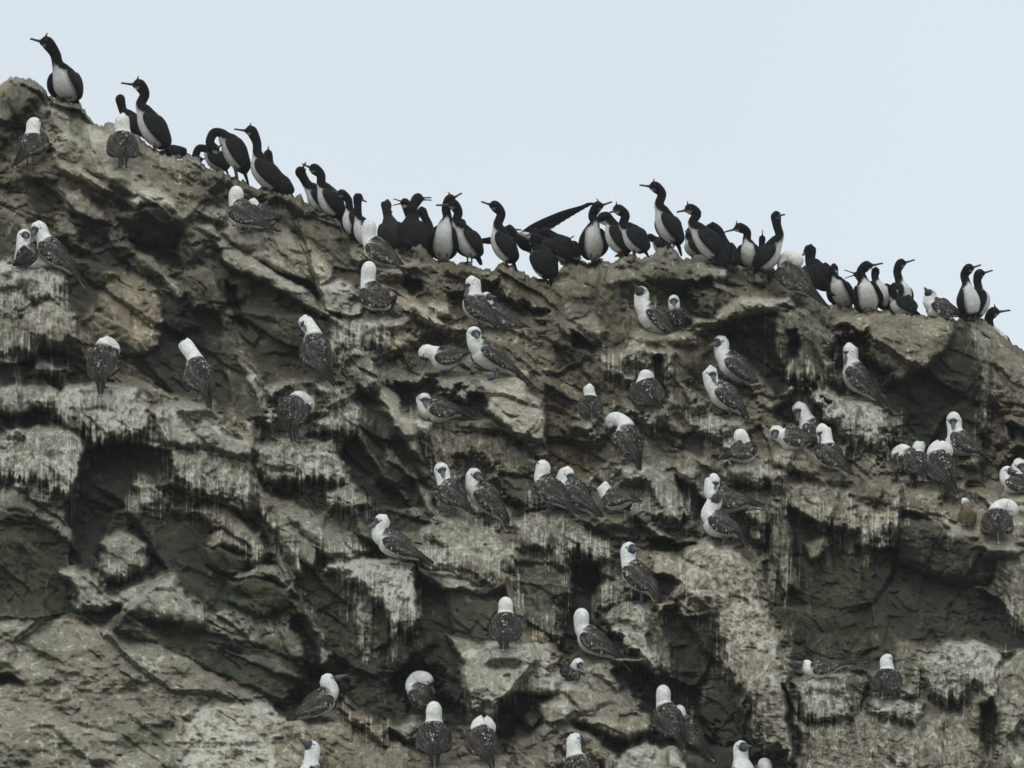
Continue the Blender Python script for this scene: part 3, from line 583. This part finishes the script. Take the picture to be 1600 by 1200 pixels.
def rock_material():
    B = NB('guano_rock')
    at = B.n('ShaderNodeAttribute', attribute_name='rock'); sp = B.n('ShaderNodeSeparateColor', {0: at.outputs['Color']})
    g, tn, ms = sp.outputs[0], sp.outputs[1], sp.outputs[2]; gu = at.outputs['Alpha']
    pos = B.n('ShaderNodeTexCoord').outputs['Object']
    geo = B.n('ShaderNodeNewGeometry'); nzv = B.n('ShaderNodeSeparateXYZ', {0: geo.outputs['Normal']}).outputs[2]
    n1 = B.noise(pos, 2.2, 6, .62); n2 = B.noise(pos, 11, 6, .7); n3 = B.noise(pos, 46, 4, .75)
    st = B.n('ShaderNodeMapping', {'Vector': pos, 'Scale': (19, 19, .8)}).outputs[0]; ns = B.noise(st, 1.0, 4, .7)
    st2 = B.n('ShaderNodeMapping', {'Vector': pos, 'Scale': (14, 14, .7)}).outputs[0]; ns2 = B.noise(st2, 1.0, 3, .6)
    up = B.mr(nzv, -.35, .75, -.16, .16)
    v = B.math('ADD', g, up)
    iso = B.math('SUBTRACT', 1.0, B.math('MULTIPLY', gu, .65)); v = B.math('ADD', v, B.mr(n1, .3, .7, -.15, .15)); v = B.math('ADD', v, B.math('MULTIPLY', iso, B.math('ADD', B.mr(n2, .3, .7, -.12, .12), B.mr(n3, .3, .7, -.10, .10))))
    strk = B.math('MULTIPLY', B.mr(ns, .32, .68, -.26, .30), B.math('ADD', B.math('MULTIPLY', gu, .9), .18))
    v = B.math('ADD', v, strk)
    # thin pale runs of guano down the dark faces
    run = B.math('MULTIPLY', B.mr(ns2, .57, .68, 0, .42), B.mr(n1, .38, .56, 0, 1)); v = B.math('ADD', v, run)
    amp = B.math('ADD', B.math('MULTIPLY', g, 1.0), .42); v = B.math('ADD', g, B.math('MULTIPLY', B.math('SUBTRACT', v, g), amp))
    cr = B.n('ShaderNodeValToRGB', {0: v}); E = cr.color_ramp.elements
    E[0].position = .02; E[0].color = (.024, .024, .018, 1); E[1].position = .98; E[1].color = (.58, .565, .50, 1)
    for p_, c_ in ((.2, (.047, .044, .033, 1)), (.38, (.096, .089, .063, 1)), (.52, (.180, .166, .121, 1)), (.68, (.283, .266, .208, 1)), (.82, (.40, .385, .30, 1))):
        q = E.new(p_); q.color = c_
    c = cr.outputs[0]
    tf = B.math('MULTIPLY', B.math('MULTIPLY', tn, B.mr(n2, .35, .6, .25, 1)), .75, True)
    c = B.mix(tf, c, B.mix(1.0, c, (1.12, .80, .46, 1), 'MULTIPLY'))
    mf = B.math('MULTIPLY', B.math('MULTIPLY', ms, .75), B.mr(n2, .38, .58, .35, 1), True)
    c = B.mix(mf, c, B.mix(B.mr(n3, .3, .7), (.022, .045, .014, 1), (.085, .13, .04, 1)))
    B.t.links.new(c, B.b.inputs['Base Color'])
    h = B.math('MULTIPLY', iso, B.math('ADD', B.math('MULTIPLY', n2, .6), B.math('MULTIPLY', n3, .35))); h = B.math('ADD', h, B.math('MULTIPLY', B.math('MULTIPLY', ns, gu), 1.0))
    bm = B.n('ShaderNodeBump', {'Height': h, 'Strength': .7, 'Distance': .05})
    B.t.links.new(bm.outputs[0], B.b.inputs['Normal'])
    B.b.inputs['Roughness'].default_value = .95
    return B.m

cliff = build_cliff(); cliff.data.materials.append(rock_material())
UP = Vector((0, 0, 1))
def catmull(P, n):
    P = np.array(P, float); Q = np.vstack([2*P[0]-P[1], P, 2*P[-1]-P[-2]]); m = len(P)-1
    ts = np.linspace(0, m, n); i = np.minimum(ts.astype(int), m-1); t = (ts-i)[:, None]
    a, b_, c_, d = Q[i], Q[i+1], Q[i+2], Q[i+3]
    return .5*((2*b_)+(-a+c_)*t+(2*a-5*b_+4*c_-d)*t*t+(-a+3*b_-3*c_+d)*t**3), ts
def sweep(P, RW, RH, lat, n=30, seg=14, tilt=0.0):
    """closed tube through P; half widths RW sideways and RH up-down; returns verts, faces, ring param, section angle (0 = back, pi = belly)"""
    C, ts = catmull(P, n); k = np.arange(len(P))
    def itp(r):
        r = np.array(r, float); q, _ = catmull(np.stack([r, r, r], 1), n); return np.maximum(q[:, 0], min(r)*.6)
    rw, rh = itp(RW), itp(RH)
    T = np.gradient(C, axis=0); T /= np.linalg.norm(T, axis=1)[:, None]+1e-9
    l = lat[None]-T*(T@lat)[:, None]; nn = np.linalg.norm(l, axis=1)[:, None]
    l = np.where(nn < .25, lat[None], l/np.maximum(nn, 1e-6)); l /= np.linalg.norm(l, axis=1)[:, None]
    dsl = np.cross(T, l); dsl /= np.linalg.norm(dsl, axis=1)[:, None]+1e-9
    a = np.arange(seg)*2*math.pi/seg
    ca, sa = np.cos(a), np.sin(a)
    if tilt:
        c2, s2 = math.cos(tilt), math.sin(tilt); l, dsl = l*c2+dsl*s2, dsl*c2-l*s2
    V = C[:, None]+dsl[:, None]*(ca[None, :, None]*rh[:, None, None])+l[:, None]*(sa[None, :, None]*rw[:, None, None])
    V = V.reshape(-1, 3); F = []
    for i in range(n-1):
        for j in range(seg):
            F.append((i*seg+j, i*seg+(j+1) % seg, (i+1)*seg+(j+1) % seg, (i+1)*seg+j))
    V = np.vstack([V, C[0]-T[0]*rh[0]*.4, C[-1]+T[-1]*rh[-1]*.4]); s0, e0 = len(V)-2, len(V)-1
    for j in range(seg):
        F.append((s0, (j+1) % seg, j)); F.append((e0, (n-1)*seg+j, (n-1)*seg+(j+1) % seg))
    U = np.concatenate([np.repeat(ts, seg), [ts[0], ts[-1]]]); A = np.concatenate([np.tile(a, n), [0, 0]])
    return V, F, U, np.minimum(A, 2*math.pi-A)
def mesh_obj(name, V, F, col, mat, parent, org):
    me = bpy.data.meshes.new(name); me.from_pydata((np.asarray(V)-np.asarray(org)).tolist(), [], F)
    if col.ndim == 1: col = np.repeat(col[None], len(V), 0)
    at = me.color_attributes.new('plume', 'FLOAT_COLOR', 'POINT'); at.data.foreach_set('color', col.astype(np.float32).ravel())
    me.polygons.foreach_set('use_smooth', [True]*len(F)); me.materials.append(mat); me.update()
    o = bpy.data.objects.new(name, me); SC.collection.objects.link(o); o.parent = parent
    return o
def plumage_material(name, rough, feather):
    B = NB(name); at = B.n('ShaderNodeAttribute', attribute_name='plume')
    pos = B.n('ShaderNodeTexCoord').outputs['Object']
    c = at.outputs['Color']
    n1 = B.noise(pos, 28, 3); n2 = B.noise(pos, 110, 3, .7)
    c = B.mix(1.0, c, B.n('ShaderNodeCombineColor', {0: B.mr(n1, .3, .7, .78, 1.15), 1: B.mr(n1, .3, .7, .78, 1.14), 2: B.mr(n1, .3, .7, .76, 1.12)}).outputs[0], 'MULTIPLY')
    if feather == 1:
        vm = B.n('ShaderNodeMapping', {'Vector': pos, 'Scale': (1.0, 1.0, .62)}).outputs[0]
        vo = B.n('ShaderNodeTexVoronoi', {'Vector': vm, 'Scale': 42.0, 'Randomness': .9})
        vd = vo.outputs['Distance']
        ve = B.n('ShaderNodeTexVoronoi', {'Vector': vm, 'Scale': 36.0, 'Randomness': .85}, feature='DISTANCE_TO_EDGE').outputs['Distance']
        sp = B.math('MAXIMUM', B.math('MULTIPLY', B.mr(vd, .38, .22, 0, 1), B.mr(n1, .36, .52, 0, 1)), B.mr(ve, .09, .01, 0, .3))
        sp = B.math('MULTIPLY', sp, at.outputs['Alpha'], True)
        sp = B.math('MULTIPLY', sp, B.mr(B.noise(pos, 20, 3, .7), .43, .56, .0, 1.2), True)
        c = B.mix(sp, c, (.62, .59, .53, 1))
        bm = B.n('ShaderNodeBump', {'Height': B.math('ADD', vd, n2), 'Strength': .35, 'Distance': .01}); B.t.links.new(bm.outputs[0], B.b.inputs['Normal'])
    B.t.links.new(c, B.b.inputs['Base Color']); B.b.inputs['Roughness'].default_value = rough; B.b.inputs['Specular IOR Level'].default_value = .15
    return B.m
M_PL = plumage_material('feather_plumage', .8, True); M_BL = plumage_material('horny_bill', .45, False); M_SK = plumage_material('webbed_skin', .6, False)
def col(r, g_, b_, a=0.0): return np.array([r, g_, b_, a])
WHITE = col(.84, .84, .80); BROWN = col(.026, .022, .018, 1.0); DUSK = col(.036, .031, .026, .2); SLATE = col(.058, .066, .078)
BLACK = col(.008, .008, .009); CBEL = col(.68, .68, .65)
def smooth_col(A, B_, t): t = np.clip(t, 0, 1)[:, None]; return A*(1-t)+B_*t
random.seed(4)
def build_bird(b):
    booby = b['sp'] == 'b'; s = b.get('s', 1.0); phi = math.radians(b['yaw']); cf, sf = math.cos(phi), math.sin(phi)
    D = b['D']; mpp = (D+DIST)/DIST/PXM; Fv = np.array([cf, sf, 0.]); lat = np.array([-sf, cf, 0.])
    fdef = dict(T=-.26, R=-.14, C=0., N=.02, H=.03)
    def P(q, kind, extra=0.):
        dx = (q[0]-b['C'][0])*mpp
        w_ = max(0., min(1., (abs(cf)-.3)/.3))
        d1 = max(-.3, min(.3, dx*sf/cf)) if abs(cf) > .05 else 0.
        d0 = fdef[kind]*sf*s
        return world(q[0], q[1], D + d1*w_ + d0*(1-w_)*1.0 + extra)
    T, R, C = P(b['T'], 'T'), P(b['R'], 'R'), P(b['C'], 'C'); N = [P(q, 'N') for q in b['N']]; H = P(b['H'], 'H')
    # the bill keeps its real length: what the profile does not show goes into depth
    LB = (31 if booby else 27)*s*mpp
    K = P(b['K'], 'H'); d2 = np.linalg.norm(K-H); rest = math.sqrt(max(LB*LB-d2*d2, 0)); sgn = (1 if sf >= 0 else -1)
    kz = b.get('kz'); K = K + np.array([0, (rest*(-.8 if d2 > .5*LB else sgn) if kz is None else rest*kz*1.2), 0])
    kd = K-H; kl = np.linalg.norm(kd); kd = kd/(kl+1e-9)
    org = world(b['F'][0], b['F'][1], D)
    root = bpy.data.objects.new('booby' if booby else 'cormorant', None); SC.collection.objects.link(root); root.location = org.tolist()
    root.empty_display_size = .1
    root['label'] = b['label']; root['category'] = 'booby' if booby else 'cormorant'
    root['group'] = 'boobies perched on the cliff face' if booby else 'cormorants lining the cliff top'
    k = s*mpp
    if booby: rR, rM, rC, rS, rN, rH = 8.5, 17.5, 20.5, 17, 11.3, 12
    else: rR, rM, rC, rS, rN, rH = 11.5, 18.5, 17, 12, 7.2, 8.8
    Lbody = np.linalg.norm((C-R))/k
    mid = (C+R)/2; sh = C*.45+N[0]*.55
    hd = N[-1]*.0+H
    pts = [R+(T-R)*.3, R, mid, C, sh]+N+[hd-kd*rH*.15*k, H+kd*rH*.62*k, H+kd*rH*1.12*k]
    nN = len(N)
    fr = [.32, .8, 1, 1, 1]
    RWd = [4, rR, rM, rC, rS]+[rN*(1.05-.05*i) for i in range(nN)]+[rH*.93, rH*.66, rH*.28]
    RHd = [3.4, rR*.9, rM*.95, rC, rS]+[rN*(1.05-.03*i) for i in range(nN)]+[rH, rH*.68, rH*.3]
    V, F, U, A = sweep(pts, [r*k for r in RWd], [r*k for r in RHd], lat, n=44, seg=18)
    uN = 5.0; uH = 5.0+nN
    if booby:
        cb = np.repeat(WHITE[None], len(V), 0)
        dorsal = np.clip((1.65-A)/.3, 0, 1)*np.clip((4.6-U)/.3, 0, 1)
        base = BROWN.copy()
        if b.get('tan'): base = col(.13, .095, .055, .2)
        cb = smooth_col(cb, base, dorsal)
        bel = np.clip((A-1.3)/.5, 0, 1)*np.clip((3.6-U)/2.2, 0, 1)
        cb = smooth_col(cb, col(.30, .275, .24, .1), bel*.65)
        if b.get('dark') or b.get('tan'): cb = smooth_col(cb, base*np.array([1.2, 1.2, 1.2, 1]), np.clip((uN+.3-U)/.5, 0, 1))
        if b.get('tan'): cb = smooth_col(cb, base, np.clip((uH+.2-U)/.6, 0, 1)*.9)
        face = np.clip(((V-H)@kd/(rH*k)-.55)/.12, 0, 1)*(U > uH-.1)
        cb = smooth_col(cb, SLATE, face)
    else:
        blk = BLACK*np.array([1, 1, 1, 1]) if not b.get('brown') else col(.030, .025, .021)
        if b.get('brown'): blk = np.array([.030, .025, .021, 0.])
        cb = np.repeat(blk[None], len(V), 0)
        belly = np.clip((A-2.0-.8*np.clip(U-4.0, 0, 1.3))/.22, 0, 1)*np.clip((uN+.1-U)/.25, 0, 1)*np.clip((U-.9)/.3, 0, 1)
        cb = smooth_col(cb, CBEL, belly)
        chin = (U > uH-.3)*np.clip(((V-H)@kd/(rH*k)-.25)/.2, 0, 1)*np.clip(-((V-H)@np.array([0, 0, 1.]))/(rH*k)-.35, 0, 1)*3
        cb = smooth_col(cb, CBEL, chin*.8)
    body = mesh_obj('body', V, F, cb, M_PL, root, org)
    ax = (C-R)/(np.linalg.norm(C-R)+1e-9); l2 = lat-ax*(ax@lat); l2 /= np.linalg.norm(l2)+1e-9; ds = np.cross(ax, l2)
    # folded wings
    for sd_ in (1, -1):
        if b.get('spread'):
            tip = b['spread'][0 if sd_ > 0 else 1]; tp = world(tip[0], tip[1], D+.1*sd_)
            s0 = sh*.4+C*.6+l2*sd_*rC*.6*k; v = tp-s0
            q = [s0, s0+v*.22+np.array([0, 0, .035 if tip[1] < 350 else .0]), s0+v*.6+np.array([0, 0, .03 if tip[1] < 350 else .01]), s0+v*.9, tp]
            V, F, U, A = sweep(q, [2.2*k, 2.4*k, 2*k, 1.2*k, .5*k], [7*k, 7*k, 5.5*k, 3.5*k, 1.2*k], np.array([0, 1., 0]), n=30, seg=12)
            for i_ in range(40):   # flight feathers along the trailing edge
                f_ = .2+.8*i_/39; p0 = s0+v*f_+np.array([0, 0, .02*(1-f_)]); back = np.array([0, 0, -1.])*(.35+.3*(1-f_)) + v/np.linalg.norm(v)*(.35+f_*.8)
                back /= np.linalg.norm(back); ln = (22+.8*math.sin(i_*1.7)-9*f_)*k
                V2, F2, _, _ = sweep([p0-back*2*k, p0+back*ln*.6+np.array([0, .002*(i_ % 3), 0]), p0+back*ln], [.5*k, .5*k, .3*k], [2.6*k, 2.2*k, .5*k], np.array([0, 1., 0]), n=7, seg=6)
                F = F+[tuple(x+len(V) for x in f) for f in F2]; V = np.vstack([V, V2])
            mesh_obj('wing', V, F, blk, M_PL, root, org); continue
        o_ = l2*sd_
        tipP = R+(T-R)*(.92 if booby else .35)
        q = [sh*.75+C*.25+o_*rS*.62*k+ds*rS*.25*k, C+o_*rC*.80*k+ds*rC*.12*k, mid+o_*rM*.84*k+ds*rM*.18*k, R+o_*rR*.72*k+ds*rR*.55*k, tipP+o_*2.2*k+ds*4*k]
        hw = [10, 18.5, 17.5, 8.5, 1.6] if booby else [7, 16, 16.5, 9.5, 2]
        tw = [2.6, 5.4, 5.4, 3.4, .9]
        V, F, U, A = sweep(q, [r*k for r in tw], [r*k for r in hw], l2, n=34, seg=24, tilt=-.42*sd_)
        if booby:
            h = np.cos(A)     # 1 top edge .. -1 lower edge
            cw = np.repeat(DUSK[None], len(V), 0); cw[:, 3] = .25
            cw = smooth_col(cw, BROWN, np.clip((h-.25)/.3, 0, 1)*np.clip((3.2-U)/.6, 0, 1))
            cw = smooth_col(cw, col(.026, .023, .021), np.clip((U-2.6)/.8, 0, 1)*np.clip(.6-h, 0, 1))
            for hh, ww, st in ((.42, .10, .45), (-.18, .10, .6), (-.62, .07, .35)):
                band = np.exp(-((h-hh-.10*(U-1.5))/ww)**2)*np.clip((U-.5)/.4, 0, 1)*np.clip((3.3-U)/.5, 0, 1)
                cw[:, :3] = cw[:, :3]*(1-band[:, None]*st)+np.array([.26, .235, .20])*band[:, None]*st
            if b.get('dark'): cw *= .8
            if b.get('tan'): cw[:, :3] = cw[:, :3]*.3+np.array([.13, .095, .055])*.7; cw[:, 3] *= .3
        else:
            cw = np.repeat(blk[None], len(V), 0)*1.15
            if not b.get('brown'): cw[:, :3] = np.array([.0115, .0105, .0105]); cw[:, 3] = .05
        mesh_obj('wing', V, F, cw, M_PL, root, org)
    # tail
    q = [R+ds*1*k, R+(T-R)*.5+ds*1*k, T]
    V, F, U, A = sweep(q, [6*k, 6*k, 1.5*k] if booby else [5*k, 6.5*k, 4*k], [4*k, 2.2*k, .9*k], lat, n=14, seg=10)
    if booby:
        ct = smooth_col(np.repeat(col(.045, .04, .035)[None], len(V), 0), col(.34, .30, .24), np.clip((A-1.2)/.6, 0, 1)*.8+np.clip(U-1.6, 0, .4))
    else: ct = blk
    mesh_obj('tail', V, F, ct, M_PL, root, org)
    # bill
    hl = np.cross(kd, np.array([0, 0, 1.])); hl /= np.linalg.norm(hl)+1e-9; hu = np.cross(hl, kd)
    if kl < rH*1.5*k: K = H+kd*rH*1.5*k
    def bill(tip, off, r0, name='bill'):
        s0 = H+kd*rH*.85*k+hu*off*k; v = tip-s0
        if booby:
            q = [s0, s0+v*.35, s0+v*.75, tip]; r = [r0, r0*.8, r0*.42, .45]; cc = [col(.10, .11, .125), col(.155, .14, .14), col(.17, .15, .14)]
        else:
            q = [s0, s0+v*.45, s0+v*.9+hu*.3*k, tip-hu*1.0*k]; r = [r0, r0*.62, r0*.55, .5]; cc = [col(.05, .05, .055), col(.09, .085, .085), col(.06, .055, .055)]
        V, F, U, A = sweep(q, [x*k*.85 for x in r], [x*k for x in r], hl, n=12, seg=10)
        c_ = smooth_col(np.repeat(cc[0][None], len(V), 0), cc[1], U/1.5); c_ = smooth_col(c_, cc[2], (U-1.6)/1.2)
        mesh_obj(name, V, F, c_, M_BL, root, org)
    if b.get('K2'):
        bill(K, 1.2, 1.9, 'upper_bill'); K2 = P(b['K2'], 'H'); bill(K2, -1.5, 1.7, 'lower_bill')
    else: bill(K, 0, 5.0 if booby else 2.7)
    # eyes
    for sd_ in (1, -1):
        c0 = H+kd*rH*.42*k+hl*sd_*rH*.74*k+hu*rH*.22*k; r = (1.5 if booby else 1.9)*k
        q = [c0-hl*sd_*r, c0, c0+hl*sd_*r*.7]
        V, F, U, A = sweep(q, [r*.7, r, r*.3], [r*.7, r, r*.3], hu, n=6, seg=8)
        mesh_obj('eye', V, F, col(.012, .012, .015) if booby else col(.07, .022, .016), M_BL, root, org)
    if b.get('crest'):
        c0 = H+kd*rH*.25*k+hu*rH*.85*k; V, F, U, A = sweep([c0-hu*2*k, c0+hu*2.5*k-kd*.5*k, c0+hu*6.5*k-kd*2.5*k], [1.8*k, 1.2*k, .3*k], [1.8*k, 1.2*k, .3*k], hl, n=7, seg=6)
        mesh_obj('crest', V, F, BLACK, M_PL, root, org)
    # legs with webbed feet
    hip = R*.5+C*.5-ds*rM*.55*k; Z = np.array([0, 0, 1.])
    for sd_ in (1, -1):
        ft = org+l2*sd_*5.5*k; hp = hip+l2*sd_*6*k
        kn = (hp+ft)/2-Fv*2.5*k
        V, F, U, A = sweep([hp, kn, ft+Z*1.2*k], [2.6*k, 1.6*k, 1.5*k], [3*k, 1.6*k, 1.5*k], lat, n=9, seg=8)
        n0 = len(V); fl = 12*k; toes = []
        base_ = ft-Fv*2*k
        for z_ in (0.2, 1.6):
            toes += [base_+Z*z_*k, ft+Fv*fl*.8+lat*5*k+Z*z_*k*.6, ft+Fv*fl*1.05+Z*z_*k*.6, ft+Fv*fl*.8-lat*5*k+Z*z_*k*.6]
        V = np.vstack([V]+[t[None] for t in toes]); f0 = n0
        F = F+[(f0, f0+3, f0+2, f0+1), (f0+4, f0+5, f0+6, f0+7)]+[(f0+i, f0+(i+1) % 4, f0+4+(i+1) % 4, f0+4+i) for i in range(4)]
        mesh_obj('leg', V, F, col(.13, .14, .16) if booby else col(.13, .062, .055), M_SK, root, org)
for b_ in BIRDS: build_bird(b_)

# ------------------------------------------------------------------ thin sea haze
v8 = [(x, y, z) for x in (-16, 16) for y in (-45, 26) for z in (-5, 18)]
hm = bpy.data.meshes.new('haze'); hm.from_pydata(v8, [], [(0, 1, 3, 2), (4, 6, 7, 5), (0, 4, 5, 1), (2, 3, 7, 6), (0, 2, 6, 4), (1, 5, 7, 3)])
ho = bpy.data.objects.new('haze', hm); SC.collection.objects.link(ho); ho['kind'] = 'stuff'; ho['label'] = 'thin sea haze'
mt = bpy.data.materials.new('sea_haze'); mt.use_nodes = True; mt.node_tree.nodes.clear()
ov = mt.node_tree.nodes.new('ShaderNodeOutputMaterial'); pv = mt.node_tree.nodes.new('ShaderNodeVolumePrincipled')
pv.inputs['Color'].default_value = (.93, .96, 1, 1); pv.inputs['Density'].default_value = .0004
mt.node_tree.links.new(pv.outputs[0], ov.inputs['Volume']); hm.materials.append(mt)
